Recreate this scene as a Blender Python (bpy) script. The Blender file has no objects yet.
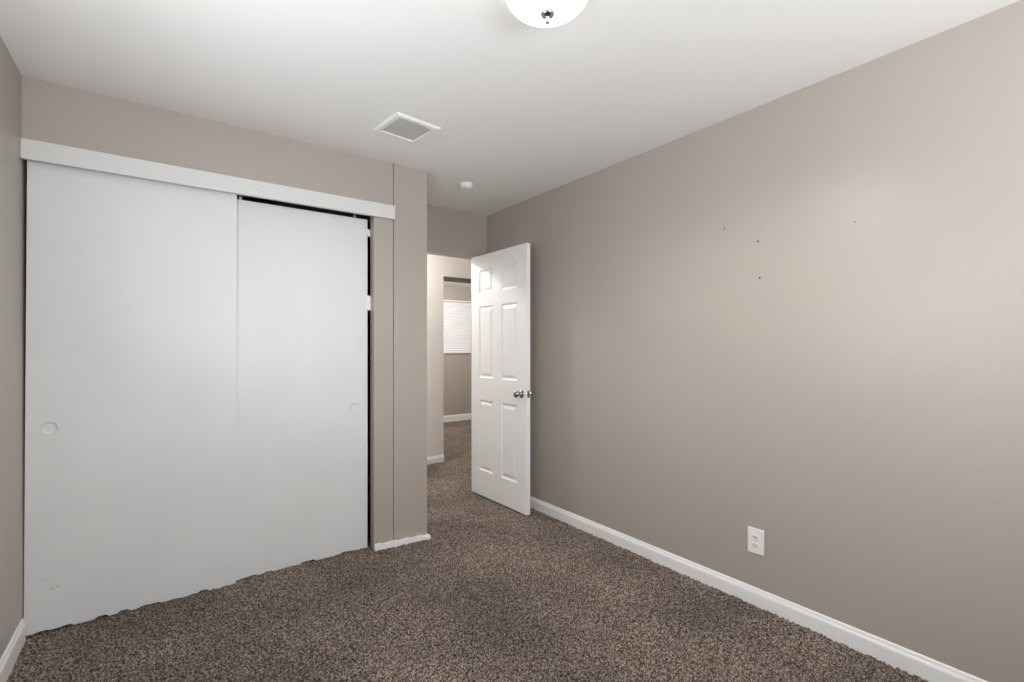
import bpy, bmesh, math, random
import numpy as np
from mathutils import Vector, Matrix
random.seed(4); rng = np.random.default_rng(7)
PI = math.pi
sc = bpy.context.scene
C = sc.collection

# ---------------------------------------------------------------- camera
cam_d = bpy.data.cameras.new('camera'); cam = bpy.data.objects.new('camera', cam_d); C.objects.link(cam)
cam_d.sensor_width = 36.0; cam_d.lens = 479.0 / 1024 * 36.0
cam_d.shift_y = 6.0 / 1024; cam_d.clip_start = 0.02
cam.location = (0, 0, 1.267); cam.rotation_euler = (PI/2, 0, -math.radians(36.07))
sc.camera = cam
# ---------------------------------------------------------------- view, world
vs = sc.view_settings
vs.view_transform = 'Standard'; vs.look = 'None'; vs.gamma = 1.0; vs.use_curve_mapping = False
vs.exposure = 0.19
w = bpy.data.worlds.new('world'); sc.world = w; w.use_nodes = True
w.node_tree.nodes['Background'].inputs[0].default_value = (0.80, 0.88, 1.0, 1)
w.node_tree.nodes['Background'].inputs[1].default_value = 1.2
sc.cycles.max_bounces = 10; sc.cycles.diffuse_bounces = 8; sc.cycles.use_denoising = True
sc.cycles.sample_clamp_indirect = 4.0

# ---------------------------------------------------------------- lights
def area(name, loc, rot, sx, sy, power, col, spread=PI):
    l = bpy.data.lights.new(name, 'AREA'); l.shape = 'RECTANGLE'; l.size = sx; l.size_y = sy
    l.energy = power; l.color = col; l.spread = spread
    o = bpy.data.objects.new(name, l); C.objects.link(o); o.location = loc; o.rotation_euler = rot
    return o
# added light for an assumed, unseen rear window, tilted up to brighten the ceiling
area('rear_fill_light', (0.85, -1.25, 1.50), (PI/2 + math.radians(50), 0, 0), 1.9, 1.05, 80, (0.93, 0.97, 1.0))
# fill light at an added left wall window, put in to brighten far surfaces
area('side_fill_light', (-0.45, 1.15, 1.52), (0, -PI/2 - math.radians(48), 0), 0.95, 1.1, 21, (0.93, 0.97, 1.0))
ROOM_LAMP, HALL_LAMP, FAR_LAMP = 38, 47, 60

# ---------------------------------------------------------------- materials
def mat(name, col, rough=0.5, metal=0.0, spec=0.5, bump=None, emit=None, var=None):
    m = bpy.data.materials.new(name); m.use_nodes = True
    nt = m.node_tree; b = nt.nodes['Principled BSDF']
    b.inputs['Base Color'].default_value = (*col, 1)
    b.inputs['Roughness'].default_value = rough; b.inputs['Metallic'].default_value = metal
    b.inputs['Specular IOR Level'].default_value = spec
    tc = nt.nodes.new('ShaderNodeTexCoord')
    if bump:
        sc_, st, dist = bump
        n = nt.nodes.new('ShaderNodeTexNoise'); n.inputs['Scale'].default_value = sc_; n.inputs['Detail'].default_value = 3
        bp = nt.nodes.new('ShaderNodeBump'); bp.inputs['Strength'].default_value = st; bp.inputs['Distance'].default_value = dist
        nt.links.new(tc.outputs['Object'], n.inputs['Vector']); nt.links.new(n.outputs['Fac'], bp.inputs['Height'])
        nt.links.new(bp.outputs['Normal'], b.inputs['Normal'])
    if var:
        vs_, amt = var
        n = nt.nodes.new('ShaderNodeTexNoise'); n.inputs['Scale'].default_value = vs_; n.inputs['Detail'].default_value = 4
        r = nt.nodes.new('ShaderNodeValToRGB')
        r.color_ramp.elements[0].position = 0.3; r.color_ramp.elements[1].position = 0.7
        r.color_ramp.elements[0].color = (*[c*(1-amt) for c in col], 1); r.color_ramp.elements[1].color = (*[min(1, c*(1+amt)) for c in col], 1)
        nt.links.new(tc.outputs['Object'], n.inputs['Vector']); nt.links.new(n.outputs['Fac'], r.inputs['Fac'])
        nt.links.new(r.outputs['Color'], b.inputs['Base Color'])
    if emit:
        b.inputs['Emission Color'].default_value = (*emit[0], 1); b.inputs['Emission Strength'].default_value = emit[1]
    return m
TAUPE = mat('taupe_wall_paint', (0.415, 0.370, 0.330), 0.33, spec=0.35, bump=(55, 0.12, 0.004), var=(1.3, 0.02))
HALLP = mat('hallway_wall_paint', (0.80, 0.765, 0.74), 0.5, spec=0.3, bump=(55, 0.1, 0.004))
CEIL = mat('ceiling_paint', (0.86, 0.85, 0.835), 0.8, spec=0.2, bump=(40, 0.12, 0.004), var=(1.0, 0.012))
TRIM = mat('white_trim_paint', (0.88, 0.88, 0.875), 0.32, spec=0.45, bump=(30, 0.08, 0.003))
DOORP = mat('white_door_paint', (0.90, 0.905, 0.91), 0.35, spec=0.45, bump=(18, 0.05, 0.004))
WHITEP = mat('white_plastic', (0.86, 0.86, 0.84), 0.35)
GRILLE = mat('vent_grille_metal', (0.74, 0.73, 0.71), 0.5)
DARK = mat('dark_void', (0.02, 0.02, 0.02), 0.8)
CHROME = mat('satin_nickel', (0.42, 0.41, 0.40), 0.16, metal=1.0)
STEEL = mat('galvanised_steel', (0.5, 0.5, 0.49), 0.4, metal=1.0)
BOWL = mat('frosted_lamp_glass', (0.86, 0.85, 0.82), 0.3, emit=((1.0, 0.97, 0.94), 2.2))
BLIND = mat('white_window_blind', (0.86, 0.87, 0.88), 0.6)
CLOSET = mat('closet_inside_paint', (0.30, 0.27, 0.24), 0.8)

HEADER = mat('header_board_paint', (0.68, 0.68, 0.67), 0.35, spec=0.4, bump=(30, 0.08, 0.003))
def sliding_door_mat(name, scuffs):
    """white painted hardboard with slight unevenness, thin smudges and a few dark scuffs near the foot"""
    m = mat(name, (0.74, 0.745, 0.745), 0.38, spec=0.4, bump=(9, 0.05, 0.01))
    nt = m.node_tree; b = nt.nodes['Principled BSDF']
    tc = [n for n in nt.nodes if n.type == 'TEX_COORD'][0]
    n = nt.nodes.new('ShaderNodeTexNoise'); n.inputs['Scale'].default_value = 3.0; n.inputs['Detail'].default_value = 5
    r = nt.nodes.new('ShaderNodeValToRGB')
    r.color_ramp.elements[0].position = 0.3; r.color_ramp.elements[1].position = 0.7
    r.color_ramp.elements[0].color = (0.70, 0.705, 0.705, 1); r.color_ramp.elements[1].color = (0.735, 0.74, 0.74, 1)
    nt.links.new(tc.outputs['Object'], n.inputs['Vector']); nt.links.new(n.outputs['Fac'], r.inputs['Fac'])
    last = r.outputs['Color']
    for (x, z, rx, rz) in scuffs and [(0.083, 0.185, 0.012, 0.003), (0.101, 0.190, 0.009, 0.003), (0.055, 0.23, 0.008, 0.0015),
                           (0.46, 0.31, 0.006, 0.004), (0.52, 0.36, 0.004, 0.003), (0.64, 0.15, 0.004, 0.003)] or []:
        mp = nt.nodes.new('ShaderNodeVectorMath'); mp.operation = 'SUBTRACT'; mp.inputs[1].default_value = (x, 0, z)
        nt.links.new(tc.outputs['Object'], mp.inputs[0])
        sm = nt.nodes.new('ShaderNodeVectorMath'); sm.operation = 'MULTIPLY'; sm.inputs[1].default_value = (1/rx, 0, 1/rz)
        nt.links.new(mp.outputs[0], sm.inputs[0])
        ln = nt.nodes.new('ShaderNodeVectorMath'); ln.operation = 'LENGTH'; nt.links.new(sm.outputs[0], ln.inputs[0])
        mr = nt.nodes.new('ShaderNodeMapRange'); mr.inputs['From Min'].default_value = 0.4; mr.inputs['From Max'].default_value = 1.0
        mr.inputs['To Min'].default_value = 0.65 if rx > 0.006 else 0.25; mr.inputs['To Max'].default_value = 0.0
        nt.links.new(ln.outputs['Value'], mr.inputs['Value'])
        mx = nt.nodes.new('ShaderNodeMixRGB'); mx.inputs[2].default_value = (0.16, 0.15, 0.14, 1)
        nt.links.new(mr.outputs[0], mx.inputs[0]); nt.links.new(last, mx.inputs[1]); last = mx.outputs[0]
    nt.links.new(last, b.inputs['Base Color'])
    return m
SLIDE = sliding_door_mat('closet_door_paint', False); SLIDE_WORN = sliding_door_mat('scuffed_closet_door_paint', True)

def carpet_mat():
    m = bpy.data.materials.new('brown_frieze_carpet'); m.use_nodes = True
    nt = m.node_tree; b = nt.nodes['Principled BSDF']; L = nt.links.new
    b.inputs['Roughness'].default_value = 0.95; b.inputs['Specular IOR Level'].default_value = 0.1
    b.inputs['Sheen Weight'].default_value = 0.25; b.inputs['Sheen Roughness'].default_value = 0.6
    b.inputs['Sheen Tint'].default_value = (0.75, 0.66, 0.60, 1)
    tc = nt.nodes.new('ShaderNodeTexCoord')
    n1 = nt.nodes.new('ShaderNodeTexNoise'); n1.inputs['Scale'].default_value = 120; n1.inputs['Detail'].default_value = 3; n1.inputs['Roughness'].default_value = 0.7
    r1 = nt.nodes.new('ShaderNodeValToRGB'); e = r1.color_ramp.elements
    e[0].position = 0.40; e[0].color = (0.016, 0.011, 0.008, 1)
    e[1].position = 0.61; e[1].color = (0.40, 0.33, 0.28, 1)
    mid = e.new(0.5); mid.color = (0.112, 0.086, 0.070, 1)
    n2 = nt.nodes.new('ShaderNodeTexNoise'); n2.inputs['Scale'].default_value = 1.9; n2.inputs['Detail'].default_value = 3
    r2 = nt.nodes.new('ShaderNodeValToRGB'); r2.color_ramp.elements[0].position = 0.35; r2.color_ramp.elements[1].position = 0.65
    r2.color_ramp.elements[0].color = (0.74, 0.725, 0.715, 1); r2.color_ramp.elements[1].color = (1.18, 1.165, 1.15, 1)
    mx = nt.nodes.new('ShaderNodeMixRGB'); mx.blend_type = 'MULTIPLY'; mx.inputs[0].default_value = 1
    L(tc.outputs['Object'], n1.inputs['Vector']); L(tc.outputs['Object'], n2.inputs['Vector'])
    L(n1.outputs['Fac'], r1.inputs['Fac']); L(n2.outputs['Fac'], r2.inputs['Fac'])
    L(r1.outputs['Color'], mx.inputs[1]); L(r2.outputs['Color'], mx.inputs[2]); L(mx.outputs['Color'], b.inputs['Base Color'])
    return m
CARPET = carpet_mat()

# ---------------------------------------------------------------- mesh helpers
def link(name, bm, m, parent=None, smooth=False, bevel=None):
    bmesh.ops.recalc_face_normals(bm, faces=bm.faces)
    me = bpy.data.meshes.new(name); bm.to_mesh(me); bm.free()
    me.materials.append(m)
    if smooth:
        for p in me.polygons: p.use_smooth = True
    o = bpy.data.objects.new(name, me); C.objects.link(o)
    if parent: o.parent = parent
    if bevel:
        md = o.modifiers.new('bevel', 'BEVEL'); md.width = bevel; md.segments = 2; md.limit_method = 'ANGLE'
    return o
def boxes(lst):
    bm = bmesh.new()
    for (x0, x1, y0, y1, z0, z1) in lst:
        v = [bm.verts.new(p) for p in ((x0,y0,z0),(x1,y0,z0),(x1,y1,z0),(x0,y1,z0),(x0,y0,z1),(x1,y0,z1),(x1,y1,z1),(x0,y1,z1))]
        for f in ((0,3,2,1),(4,5,6,7),(0,1,5,4),(1,2,6,5),(2,3,7,6),(3,0,4,7)): bm.faces.new([v[i] for i in f])
    return bm
def lathe(prof, n=48, M=None):
    """profile of (radius, z) turned about z, closed where the radius is 0"""
    bm = bmesh.new(); rings = []
    for r, z in prof:
        if r < 1e-6: rings.append([bm.verts.new((0,0,z))])
        else: rings.append([bm.verts.new((r*math.cos(2*PI*i/n), r*math.sin(2*PI*i/n), z)) for i in range(n)])
    for a, b in zip(rings, rings[1:]):
        for i in range(n):
            j = (i+1) % n
            if len(a) == 1 and len(b) == 1: continue
            if len(a) == 1: bm.faces.new((a[0], b[i], b[j]))
            elif len(b) == 1: bm.faces.new((a[i], b[0], a[j]))
            else: bm.faces.new((a[i], b[i], b[j], a[j]))
    if M is not None: bm.transform(M)
    return bm
def extrude_profile(prof, p0, p1, inward):
    """moulding: prof is (out, z) polygon; runs from p0 to p1 on the wall plane; inward = unit vector into the room"""
    bm = bmesh.new(); ends = []
    for p in (p0, p1):
        ends.append([bm.verts.new((p[0]+inward[0]*o, p[1]+inward[1]*o, z)) for o, z in prof])
    n = len(prof)
    for i in range(n):
        j = (i+1) % n; bm.faces.new((ends[0][i], ends[0][j], ends[1][j], ends[1][i]))
    bm.faces.new(ends[0]); bm.faces.new(ends[1][::-1])
    return bm
def tag(o, label=None, cat=None, group=None, kind=None):
    if label: o['label'] = label
    if cat: o['category'] = cat
    if group: o['group'] = group
    if kind: o['kind'] = kind
    return o
def empty(name, loc, rz=0.0, ry=0.0):
    o = bpy.data.objects.new(name, None); C.objects.link(o); o.location = loc; o.rotation_euler = (0, ry, rz)
    o.empty_display_size = 0.05
    return o
def struct(name, bm, m, label, cat=None, parent=None, **k):
    o = link(name, bm, m, parent, **k); tag(o, label, cat, kind='structure'); return o

# ---------------------------------------------------------------- setting: key measures
XL, XR, YC, YF, H = -0.495, 2.344, 2.92, 3.60, 2.44
YB = -1.30

# carpet: a real relief of small tufts
def smooth_noise(nx, ny, X, Y, cell):
    gx = int((X.max()-X.min())/cell)+3; gy = int((Y.max()-Y.min())/cell)+3
    g = rng.random((gx, gy))
    fx = (X-X.min())/cell; fy = (Y-Y.min())/cell
    ix = fx.astype(int); iy = fy.astype(int); tx = (fx-ix); ty = (fy-iy)
    tx = tx*tx*(3-2*tx); ty = ty*ty*(3-2*ty)
    a = g[ix][:, iy]; b = g[ix+1][:, iy]; c = g[ix][:, iy+1]; d = g[ix+1][:, iy+1]
    tx = tx[:, None]; ty = ty[None, :]
    return (a*(1-tx)+b*tx)*(1-ty) + (c*(1-tx)+d*tx)*ty
def carpet():
    xs = np.concatenate([np.arange(-1.1, -0.52, 0.05), np.arange(-0.50, 2.6, 0.0055), np.arange(2.6, 4.4, 0.02), np.arange(4.4, 6.15, 0.08)])
    ys = np.concatenate([np.arange(-1.43, 0.3, 0.02), np.arange(0.3, 3.7, 0.0055), np.arange(3.7, 5.1, 0.009), np.arange(5.1, 7.42, 0.02)])
    nx, ny = len(xs), len(ys)
    z = -0.017 + 0.014*rng.random((nx, ny)) + 0.004*smooth_noise(nx, ny, xs, ys, 0.014) + 0.004*smooth_noise(nx, ny, xs, ys, 0.05) + 0.003*smooth_noise(nx, ny, xs, ys, 0.4)
    z += 0.0095*((xs[:, None]-0.5)/1.8).clip(-0.7, 1.0)
    z -= 0.020*((ys[None, :]-3.3)/0.6).clip(0.0, 1.0)
    jx = xs[:, None] + (rng.random((nx, ny))-0.5)*0.003; jy = ys[None, :] + (rng.random((nx, ny))-0.5)*0.003
    co = np.empty((nx*ny, 3), np.float32); co[:, 0] = jx.ravel(); co[:, 1] = jy.ravel(); co[:, 2] = z.ravel()
    i = np.arange(nx-1)[:, None]*ny + np.arange(ny-1)[None, :]
    q = np.stack([i, i+ny, i+ny+1, i+1], -1).reshape(-1, 4).astype(np.int32)
    me = bpy.data.meshes.new('floor'); me.vertices.add(nx*ny); me.vertices.foreach_set('co', co.ravel())
    me.loops.add(q.size); me.loops.foreach_set('vertex_index', q.ravel())
    me.polygons.add(len(q)); me.polygons.foreach_set('loop_start', np.arange(0, q.size, 4, dtype=np.int32)); me.polygons.foreach_set('loop_total', np.full(len(q), 4, np.int32))
    me.update(calc_edges=True); me.materials.append(CARPET)
    o = bpy.data.objects.new('floor', me); C.objects.link(o)
    tag(o, 'speckled brown cut pile carpet running through the doorway', 'carpet', kind='structure')
carpet()

struct('ceiling', boxes([(-1.1, 6.1, YB-0.12, 5.10, H, H+0.08)]), CEIL, 'flat off-white painted ceiling', 'ceiling')
struct('ceiling_far_room', boxes([(1.4, 6.1, 5.10, 7.40, 2.31, 2.39)]), CEIL, 'low white ceiling of the room across the hallway', 'ceiling')
LY0, LY1, LZ0, LZ1 = 0.60, 1.70, 0.94, 2.06
struct('wall_left', boxes([(XL-0.12, XL, YB-0.12, LY0, 0, H), (XL-0.12, XL, LY1, YF, 0, H), (XL-0.12, XL, LY0, LY1, 0, LZ0), (XL-0.12, XL, LY0, LY1, LZ1, H)]), TAUPE, 'taupe wall beside the sliding closet doors', 'wall')
wr = struct('wall_right', boxes([(XR, XR+0.12, YB-0.12, YF, 0, H)]), TAUPE, 'long bare taupe wall with an outlet and screw holes', 'wall')
# back wall, with an opening for the assumed window
WX0, WX1, WZ0, WZ1 = -0.15, 1.85, 0.92, 2.08
struct('wall_back', boxes([(XL, WX0, YB-0.12, YB, 0, H), (WX1, XR, YB-0.12, YB, 0, H), (WX0, WX1, YB-0.12, YB, 0, WZ0), (WX0, WX1, YB-0.12, YB, WZ1, H)]), TAUPE, 'taupe wall behind the camera with an assumed window', 'wall')
# closet front: lintel over the doors, then the pier with its butt joint
struct('wall_closet', boxes([
    (XL, 1.1865, YC, YC+0.02, 2.095, H),                  # over the doors
    (1.062, 1.192, YC+0.006, YC+0.062, 0, H-0.001),       # backing behind the joint
    (1.062, 1.1865, YC, YC+0.006, 0, 2.095),              # narrow strip beside the doors
    (1.1905, 1.422, YC-0.006, YC+0.062, 0, H),            # wide end panel
    (1.332, 1.422, YC+0.062, YF, 0, H),                   # return into the alcove
]), TAUPE, 'taupe closet wall with a narrow upright joint beside the doors', 'wall')
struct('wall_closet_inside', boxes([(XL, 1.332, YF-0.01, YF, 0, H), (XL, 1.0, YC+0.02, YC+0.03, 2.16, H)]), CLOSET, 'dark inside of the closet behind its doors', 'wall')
# wall with the doorway
struct('wall_far', boxes([
    (-1.1, 1.422, YF, 3.72, 0, H), (1.422, 2.252, YF, 3.72, 2.058, H), (2.252, XR+0.12, YF, 3.72, 0, H), (XR+0.12, 5.2, YF, 3.72, 0, H)]),
    TAUPE, 'taupe wall over the open bedroom doorway', 'wall')
struct('wall_hallway', boxes([(-1.1, 2.53, 4.77, 5.10, 0, H), (2.53, 3.45, 4.77, 5.10, 2.058, H), (3.45, 5.2, 4.77, 5.10, 0, H)]), HALLP,
       'pale pinkish hallway wall around the opening across the hall', 'wall')
struct('wall_hallway_end', boxes([(-1.1, -1.0, 3.72, 4.77, 0, H), (5.1, 5.2, 3.72, 4.77, 0, H)]), HALLP, 'end wall of the hallway, out of sight', 'wall')
F0, F1, G0, G1 = 3.86, 5.12, 1.175, 2.05
struct('wall_far_room', boxes([
    (1.5, F0, 7.28, 7.40, 0, 2.31), (F1, 6.1, 7.28, 7.40, 0, 2.31), (F0, F1, 7.28, 7.40, 0, G0), (F0, F1, 7.28, 7.40, G1, 2.31),
    (1.4, 1.5, 5.10, 7.40, 0, 2.31), (6.0, 6.1, 5.10, 7.28, 0, 2.31), (5.2, 6.0, 5.10, 5.2, 0, 2.31)]), TAUPE,
    'taupe window wall of the room across the hallway', 'wall')

struct('soffit_shade_slab', boxes([(2.53, 3.45, 4.775, 5.095, 2.052, 2.058)]), mat('painted_soffit_shade', (0.20, 0.185, 0.16), 0.6), 'underside of the opening across the hall, its shade painted dark', 'trim')  # slab added to paint in the shade under the opening
# baseboards
BP = [(0, -0.02), (0.013, -0.02), (0.013, 0.064), (0.0115, 0.071), (0.008, 0.077), (0.0065, 0.085), (0.004, 0.090), (0, 0.091)]
struct('baseboard_right', extrude_profile(BP, (XR, YB), (XR, YF), (-1, 0)), TRIM, 'long white baseboard along the bare right wall', 'baseboard')
struct('baseboard_left', extrude_profile(BP, (XL, YB), (XL, 2.925), (1, 0)), TRIM, 'white baseboard beside the left closet door', 'baseboard')
struct('baseboard_back', extrude_profile(BP, (XL+0.013, YB), (XR-0.013, YB), (0, 1)), TRIM, 'white baseboard under the assumed bedroom window', 'baseboard')
struct('baseboard_hallway', extrude_profile([(a, b-0.026) for a, b in BP], (-1.0, 4.77), (2.532, 4.77), (0, -1)), TRIM, 'white baseboard on the pale hallway wall', 'baseboard')
struct('baseboard_far_room', extrude_profile([(a, b*1.05) for a, b in BP], (1.5, 7.28), (6.0, 7.28), (0, -1)), TRIM, 'white baseboard under the window across the hallway', 'baseboard')

# trim_1: header board over the closet doors
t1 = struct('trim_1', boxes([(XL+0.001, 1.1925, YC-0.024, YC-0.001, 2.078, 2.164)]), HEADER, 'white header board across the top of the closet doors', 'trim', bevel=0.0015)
for (x, z) in ((-0.40, 2.127), (0.30, 2.135), (0.41, 2.118), (1.10, 2.122)):
    link('nail_head', lathe([(0, 0.0008), (0.0028, 0.0006), (0.003, 0)], 12, Matrix.Translation((x, YC-0.024, z)) @ Matrix.Rotation(PI/2, 4, 'X')), mat('painted_nail', (0.45, 0.43, 0.41), 0.5), t1)
# trim_2: low ragged strip at the foot of the pier
def ragged():
    bm = bmesh.new(); n = 46; x0, x1 = 1.062, 1.429; rows = []
    for i in range(n+1):
        x = x0+(x1-x0)*i/n; zt = 0.040+0.0025*math.sin(i*0.55)+random.uniform(-.0012, .0012); zb = -0.02; yo = YC-0.017-0.030*i/n + random.uniform(-.0012, .0012); zt -= 0.019*i/n
        rows.append([bm.verts.new(p) for p in ((x, YC-0.0062, zb), (x, yo, zb), (x, yo, zt-0.003), (x, yo+0.004, zt), (x, YC-0.0062, zt))])
    for a, b in zip(rows, rows[1:]):
        for k in range(5): bm.faces.new((a[k], a[(k+1) % 5], b[(k+1) % 5], b[k]))
    bm.faces.new(rows[0]); bm.faces.new(rows[-1][::-1])
    return bm
struct('trim_2', ragged(), TRIM, 'low white strip at the foot of the taupe pier', 'trim')
# the strip turns the corner into the alcove
struct('baseboard_alcove', extrude_profile([(0, -0.01), (0.005, -0.01), (0.005, 0.020), (0.004, 0.022), (0, 0.022)], (1.422, YC-0.006), (1.422, YF), (1, 0)), TRIM, 'low white strip on the alcove side of the pier', 'baseboard')

# screw holes left in the right wall
for (y, z, r) in ((1.354, 1.879, 0.0032), (1.182, 1.782, 0.0036), (1.173, 1.603, 0.0033), (0.778, 1.792, 0.002), (1.165, 1.838, 0.0012)):
    R = Matrix.Translation((XR, y, z)) @ Matrix.Rotation(-PI/2, 4, 'Y')
    h = link('screw_hole', lathe([(r*1.5, 0.0), (r*1.25, 0.0012), (r, 0.0008), (r*0.8, 0.0003), (0, 0.0003)], 16, R), mat('torn_hole_rim', (0.10, 0.085, 0.075), 0.8), wr)

# ---------------------------------------------------------------- sliding closet doors
def sliding_door(name, x0, x1, y, z0, z1, pull_x, pull_z, label, ry=0.0, ragged_foot=False):
    root = empty(name, (x0, y, 0), 0, ry); tag(root, label, 'sliding door', kind='structure')
    W = x1-x0; t = 0.026
    # slab with a slightly chipped foot
    bm = bmesh.new(); n = 60
    xs = [W*i/n for i in range(n+1)]
    lean = 0.0065 if x0 < -0.4 else 0.0     # the slab is a little out of square beside the wall
    lo = [z0 + (random.choice((0, 0, 0.003, 0.007, 0.011)) if ragged_foot and i % 3 == 0 else 0.002*random.random()) for i in range(n+1)]
    if ragged_foot:
        for i in range(1, n): lo[i] = lo[(i//3)*3] + 0.0012*random.random()
    cols = [[bm.verts.new(p) for p in ((x-(lean if x == 0 else 0), 0, l), (x, 0, z1), (x, t, z1), (x-(lean if x == 0 else 0), t, l))] for x, l in zip(xs, lo)]
    for a, b in zip(cols, cols[1:]):
        for k in range(4): bm.faces.new((a[k], a[(k+1) % 4], b[(k+1) % 4], b[k]))
    bm.faces.new(cols[0]); bm.faces.new(cols[-1][::-1])
    bmesh.ops.recalc_face_normals(bm, faces=bm.faces)
    o = link('door_slab', bm, SLIDE_WORN if x0 < -0.4 else SLIDE, root, bevel=0.0012)
    # flush finger pull: a rolled rim around a shallow cup
    px = pull_x-x0; R = Matrix.Translation((px, 0, pull_z)) @ Matrix.Rotation(PI/2, 4, 'X')
    fp = link('finger_pull', lathe([(0.032, -0.0005), (0.0315, 0.003), (0.0300, 0.0042), (0.0280, 0.0034), (0.0262, 0.0004), (0.012, 0.0003), (0, 0.0003)], 40, R), SLIDE, root, smooth=True)
    return root
d2 = sliding_door('door_2', -0.487, 0.316, 2.950, -0.004, 2.10, -0.412, 0.905, 'flat white sliding closet door in front, beside the left wall', 0.0022, True)
d3 = sliding_door('door_3', 0.270, 1.044, 2.984, -0.003, 2.071, 0.961, 0.893, 'flat white sliding closet door behind, with a gap beside the pier', 0.0, True)
def part_box(name, b, m, parent, bevel=0.001, **k):
    return link(name, boxes([b]), m, parent, bevel=bevel, **k)
part_box('edge_bumper', (0.7735, 0.795, 0.003, 0.022, 1.968, 2.012), WHITEP, d3)
part_box('edge_bumper', (0.766, 0.794, -0.004, 0.022, 1.500, 1.592), WHITEP, d3)
for x in (0.066, 0.69):
    part_box('roller_hanger', (x, x+0.014, 0.010, 0.018, 2.06, 2.115), STEEL, d3)
for x in (0.09, 0.66):
    part_box('roller_hanger', (x, x+0.035, 0.027, 0.031, 2.06, 2.115), STEEL, d2)
struct('trim_3', boxes([(XL+0.002, 1.055, YC+0.024, 3.03, 2.118, 2.124), (XL+0.002, 1.055, 2.981, 2.985, 2.105, 2.118)]), STEEL, 'steel double track hidden behind the closet header board', 'track')

# ---------------------------------------------------------------- six panel door, standing open
def panel_door():
    W, T, Z0, Z1 = 0.76, 0.034, 0.018, 2.040
    far, near = Vector((2.164, 3.566)), Vector((2.1785, 2.805))
    d = (near-far).normalized(); rz = math.atan2(d.y, d.x)      # local +x runs from hinge to latch
    root = empty('door_1', (far.x, far.y, 0), rz); tag(root, 'white six panel door standing open against the right wall', 'door', kind='structure')
    # visible face is local -y ... outer face +y
    xc = [0, 0.115, 0.325, 0.435, 0.645, W]
    zc = [Z0, 0.228, 0.826, 1.006, 1.612, 1.715, 1.915, Z1]
    pan = {(i, j) for i in (1, 3) for j in (1, 3, 5)}
    bm = bmesh.new()
    def face(side):
        y = 0.0 if side < 0 else T; s = -side                    # s: direction into the slab
        def v(x, z, dep): return bm.verts.new((x, y - side*(-dep) if False else y + (dep if side < 0 else -dep), z))
        for i in range(5):
            for j in range(7):
                x0, x1, z0, z1 = xc[i], xc[i+1], zc[j], zc[j+1]
                if (i, j) not in pan:
                    q = [v(x0, z0, 0), v(x1, z0, 0), v(x1, z1, 0), v(x0, z1, 0)]; bm.faces.new(q); continue
                prev = None
                for ins, dep in ((0, 0), (0.004, 0.0005), (0.011, 0.0070), (0.017, 0.0085), (0.022, 0.0085), (0.042, 0.0025), (0.046, 0.0020)):
                    ring = [v(x0+ins, z0+ins, dep), v(x1-ins, z0+ins, dep), v(x1-ins, z1-ins, dep), v(x0+ins, z1-ins, dep)]
                    if prev:
                        for k in range(4): bm.faces.new((prev[k], prev[(k+1) % 4], ring[(k+1) % 4], ring[k]))
                    prev = ring
                bm.faces.new(prev)
    face(-1); face(1)
    for (x0, x1, z0, z1) in ((0, 0, Z0, Z1), (W, W, Z0, Z1)):
        bm.faces.new([bm.verts.new(p) for p in ((x0, 0, z0), (x0, T, z0), (x0, T, z1), (x0, 0, z1))])
    for z in (Z0, Z1):
        bm.faces.new([bm.verts.new(p) for p in ((0, 0, z), (W, 0, z), (W, T, z), (0, T, z))])
    bmesh.ops.remove_doubles(bm, verts=bm.verts, dist=1e-5)
    link('door_leaf', bm, DOORP, root)
    # knobs on both faces
    kx, kz = W-0.062, 0.915
    prof = [(0, 0), (0.031, 0), (0.032, 0.003), (0.029, 0.007), (0.020, 0.010), (0.0125, 0.014), (0.0115, 0.022), (0.0145, 0.028),
            (0.0215, 0.036), (0.0265, 0.045), (0.0270, 0.053), (0.0225, 0.061), (0.012, 0.0655), (0, 0.0665)]
    for side in (-1, 1):
        R = Matrix.Translation((kx, 0 if side < 0 else T, kz)) @ Matrix.Rotation(PI/2 if side < 0 else -PI/2, 4, 'X')
        kn = link('door_knob', lathe(prof, 32, R), CHROME, root, smooth=True)
        tag(kn, 'satin nickel knob')
    link('latch_plate', boxes([(W, W+0.0012, T/2-0.011, T/2+0.011, kz-0.026, kz+0.026), (W, W+0.007, T/2-0.006, T/2+0.006, kz-0.008, kz+0.008)]), CHROME, root)
    for z in (0.22, 1.02, 1.84):
        link('hinge', boxes([(-0.003, 0.0, 0.002, T+0.044, z-0.045, z+0.045)]), CHROME, root)
        link('hinge', lathe([(0, z-0.047), (0.006, z-0.047), (0.006, z+0.047), (0, z+0.047)], 16, Matrix.Translation((-0.006, T+0.004, 0))), CHROME, root)
panel_door()

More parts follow.
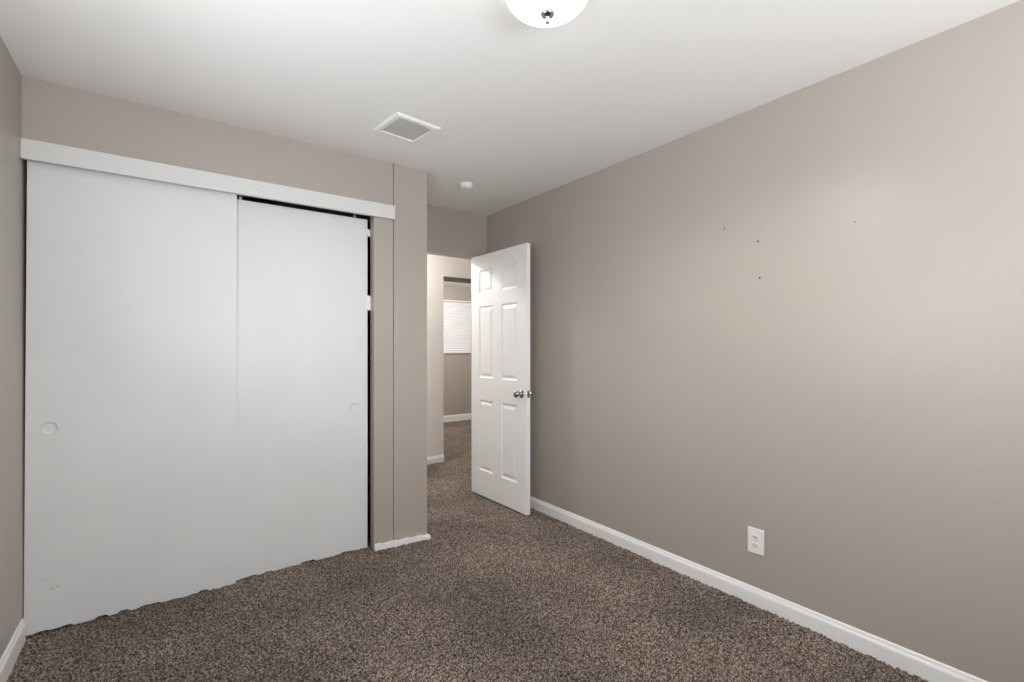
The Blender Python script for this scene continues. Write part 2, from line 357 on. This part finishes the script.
# ---------------------------------------------------------------- wall outlet
def outlet():
    root = empty('wall_outlet', (XR, 1.190, 0.319)); tag(root, 'white duplex electrical outlet low on the bare taupe wall', 'outlet')
    # local: plate on x<0
    bm = boxes([(-0.0062, 0, -0.040, 0.040, -0.062, 0.062)]); link('cover_plate', bm, WHITEP, root, bevel=0.003)
    for z in (0.0195, -0.0195):
        b2 = lathe([(0, 0), (0.0172, 0), (0.0172, 0.0022), (0.0165, 0.003), (0, 0.003)], 32, Matrix.Translation((-0.0062, 0, z)) @ Matrix.Diagonal((1, 1, 0.86, 1)) @ Matrix.Rotation(-PI/2, 4, 'Y'))
        rc = link('receptacle', b2, WHITEP, root, bevel=0.0006)
        for y, hh in ((-0.0065, 0.0042), (0.0065, 0.0052)):
            link('slot', boxes([(-0.0097, -0.0088, y-0.0022, y+0.0022, z+0.001-hh, z+0.001+hh)]), DARK, rc)
        link('ground_hole', lathe([(0, 0), (0.0026, 0), (0.0026, 0.0006), (0, 0.0006)], 14, Matrix.Translation((-0.0091, 0, z-0.0088)) @ Matrix.Rotation(-PI/2, 4, 'Y')), DARK, rc)
    link('screw', lathe([(0, 0), (0.0032, 0), (0.0028, 0.001), (0, 0.0013)], 16, Matrix.Translation((-0.0062, 0, 0)) @ Matrix.Rotation(-PI/2, 4, 'Y')), STEEL, root)
outlet()

# ---------------------------------------------------------------- ceiling lamps
def ceiling_light(x, y, top, power, label, rad=0.137):
    root = empty('ceiling_light', (x, y, top)); tag(root, label, 'ceiling light')
    link('mounting_pan', lathe([(0, 0), (rad*0.80, 0), (rad*0.84, -0.006), (rad*0.90, -0.020), (rad*0.94, -0.026), (rad*0.80, -0.028), (0, -0.028)], 64), WHITEP, root, smooth=True)
    n = 14; pr = []
    for i in range(n+1):
        a = i/n*PI/2
        pr.append((rad*math.cos(a), -0.024-0.070*math.sin(a)))
    pr = [(rad*0.95, -0.022)] + pr; pr[-1] = (0, pr[-1][1])
    link('glass_bowl', lathe(pr, 64), BOWL, root, smooth=True)
    link('finial', lathe([(0.022, -0.0915), (0.0235, -0.095), (0.019, -0.1015), (0.009, -0.106), (0.0055, -0.110), (0.0078, -0.116), (0.0070, -0.123), (0, -0.127)], 28), CHROME, root, smooth=True)
    l = bpy.data.lights.new('lamp_bulb', 'SPOT' if y < 2 else 'POINT')
    if y < 2: l.spot_size = math.radians(168); l.spot_blend = 0.6
    l.energy = power; l.color = (1.0, 0.965, 0.93); l.shadow_soft_size = 0.05
    lo = bpy.data.objects.new('lamp_bulb', l); C.objects.link(lo); lo.parent = root; lo.location = (0, 0, -0.15)
ceiling_light(1.006, 1.186, H, ROOM_LAMP, 'white glass bowl light with a metal finial on the bedroom ceiling')
ceiling_light(1.45, 4.22, H, HALL_LAMP, 'white glass bowl light on the hallway ceiling past the doorway')
fx = 0.5788
ceiling_light(3.42, 5.90, 2.31, FAR_LAMP, 'white glass bowl light glimpsed across the hallway under the opening')

# ---------------------------------------------------------------- ceiling vent
def vent():
    root = empty('ceiling_vent', (1.057, 2.41, H), math.radians(7)); tag(root, 'square white ceiling vent with a grey grille near the closet', 'vent')
    s, q = 0.130, 0.098
    bm = bmesh.new()
    for ring_pair in (((s, 0), (s, -0.004)), ((s, -0.004), (s-0.008, -0.011)), ((s-0.008, -0.011), (q+0.003, -0.012)), ((q+0.003, -0.012), (q, -0.007)), ((q, -0.007), (q, -0.001))):
        rs = []
        for (h, z) in ring_pair: rs.append([bm.verts.new(p) for p in ((-h, -h, z), (h, -h, z), (h, h, z), (-h, h, z))])
        for k in range(4): bm.faces.new((rs[0][k], rs[0][(k+1) % 4], rs[1][(k+1) % 4], rs[1][k]))
    bmesh.ops.remove_doubles(bm, verts=bm.verts, dist=1e-5)
    link('frame', bm, WHITEP, root)
    link('backing', boxes([(-q, q, -q, q, -0.002, -0.0008)]), mat('vent_duct_dark', (0.16, 0.155, 0.15), 0.7), root)
    bl = []
    n = 17
    for i in range(n):
        c = -q + 2*q*(i+0.5)/n
        bl.append((c-0.0028, c+0.0028, -q, q, -0.0065, -0.003)); bl.append((-q, q, c-0.0028, c+0.0028, -0.0065, -0.003))
    link('grille', boxes(bl), GRILLE, root)
    for y in (-0.114, 0.114):
        link('screw', lathe([(0.0038, -0.0112), (0.0034, -0.0128), (0, -0.0132)], 14, Matrix.Translation((0, y, 0))), mat('screw_dark', (0.25, 0.24, 0.23), 0.5), root)
vent()
# ---------------------------------------------------------------- smoke detector
def smoke():
    root = empty('smoke_detector', (1.765, 2.985, H)); tag(root, 'small round white smoke detector on the ceiling near the doorway', 'smoke detector')
    link('base', lathe([(0, 0), (0.052, 0), (0.052, -0.007), (0.049, -0.009), (0, -0.009)], 40), WHITEP, root)
    link('cover', lathe([(0.044, -0.009), (0.046, -0.012), (0.0455, -0.018), (0.042, -0.025), (0.034, -0.030), (0.020, -0.033), (0, -0.034)], 40), WHITEP, root, smooth=True)
    link('test_button', lathe([(0.006, -0.034), (0.006, -0.0355), (0, -0.0358)], 16, Matrix.Translation((0.012, 0, 0.0003))), GRILLE, root)
smoke()

# ---------------------------------------------------------------- windows
GLASS = bpy.data.materials.new('window_glass'); GLASS.use_nodes = True
_b = GLASS.node_tree.nodes['Principled BSDF']; _b.inputs['Transmission Weight'].default_value = 1.0; _b.inputs['Roughness'].default_value = 0.0; _b.inputs['IOR'].default_value = 1.1
def window(name, x0, x1, z0, z1, yin, yout, label, slats, side=False):
    """yin: room face of the wall, yout: outer face"""
    s = 1 if yout > yin else -1
    root = empty(name, ((x0+x1)/2, yin, z0)); tag(root, label, 'window', kind='structure')
    if side: root.location = (yin, (x0+x1)/2, z0); root.rotation_euler = (0, 0, -PI/2)
    ox, oz = (x0+x1)/2, z0; w2, h = (x1-x0)/2, z1-z0; m = 0.045
    ys = sorted((s*0.06, s*0.10))
    link('window_frame', boxes([(-w2, -w2+m, *ys, 0, h), (w2-m, w2, *ys, 0, h), (-w2+m, w2-m, *ys, 0, m), (-w2+m, w2-m, *ys, h-m, h), (-0.02, 0.02, *ys, m, h-m)]), TRIM, root)
    g = sorted((s*0.078, s*0.082))
    link('pane', boxes([(-w2+m, -0.02, *g, m, h-m)]), GLASS, root)
    link('pane', boxes([(0.02, w2-m, *g, m, h-m)]), GLASS, root)
    c = sorted((-s*0.012, 0.0)); k = 0.022
    link('casing', boxes([(-w2-k, w2+k, *c, h, h+k), (-w2-k, -w2, *c, 0, h), (w2, w2+k, *c, 0, h)]), TRIM, root, bevel=0.001)
    sl = sorted((-s*0.03, s*0.06))
    link('window_sill', boxes([(-w2-k, w2+k, *sl, -0.018, 0)]), TRIM, root, bevel=0.002)
    if slats:
        b = []
        n = int((h-0.05)/0.035)
        bm = bmesh.new()
        for i in range(n):
            z = 0.02+i*0.035; a = 0.006
            y0, y1 = s*0.004, s*0.034
            v = [bm.verts.new(p) for p in ((-w2+0.006, y0, z+a), (w2-0.006, y0, z+a), (w2-0.006, y1, z-a), (-w2+0.006, y1, z-a), (-w2+0.006, y0, z+a+.001), (w2-0.006, y0, z+a+.001), (w2-0.006, y1, z-a+.001), (-w2+0.006, y1, z-a+.001))]
            for f in ((0,3,2,1),(4,5,6,7),(0,1,5,4),(1,2,6,5),(2,3,7,6),(3,0,4,7)): bm.faces.new([v[q] for q in f])
        link('blind', bm, BLIND, root)
    else:   # closed cellular shade, daylight imitated by a weak glow of its own
        bm = bmesh.new(); n = 46; rows = []
        for i in range(n+1):
            z = 0.004+(h-0.008)*i/n; y = s*(0.030 + (0.006 if i % 2 else -0.002))
            rows.append([bm.verts.new((x, y, z)) for x in (-w2+0.008, w2-0.008)] + [bm.verts.new((x, y+s*0.006, z)) for x in (w2-0.008, -w2+0.008)])
        for a, b in zip(rows, rows[1:]):
            for q in range(4): bm.faces.new((a[q], a[(q+1) % 4], b[(q+1) % 4], b[q]))
        link('blind', bm, SHADE, root)
SHADE = mat('glowing_window_shade', (0.74, 0.75, 0.76), 0.7, emit=((0.97, 0.98, 1.0), 0.1))  # emission stands in for daylight coming through the shade
window('assumed_rear_window', WX0, WX1, WZ0, WZ1, YB, YB-0.12, 'assumed wide white framed window behind the camera, added for its daylight', True)  # unseen window, assumed as the source of the rear light
window('window_2', F0, F1, G0, G1, 7.28, 7.40, 'white framed window with a closed bright shade across the hallway', False)
window('added_side_window', LY0, LY1, LZ0, LZ1, XL, XL-0.12, 'added white framed window in the left wall, unseen, for fill light', True, True)  # unseen window, added to carry the side fill light
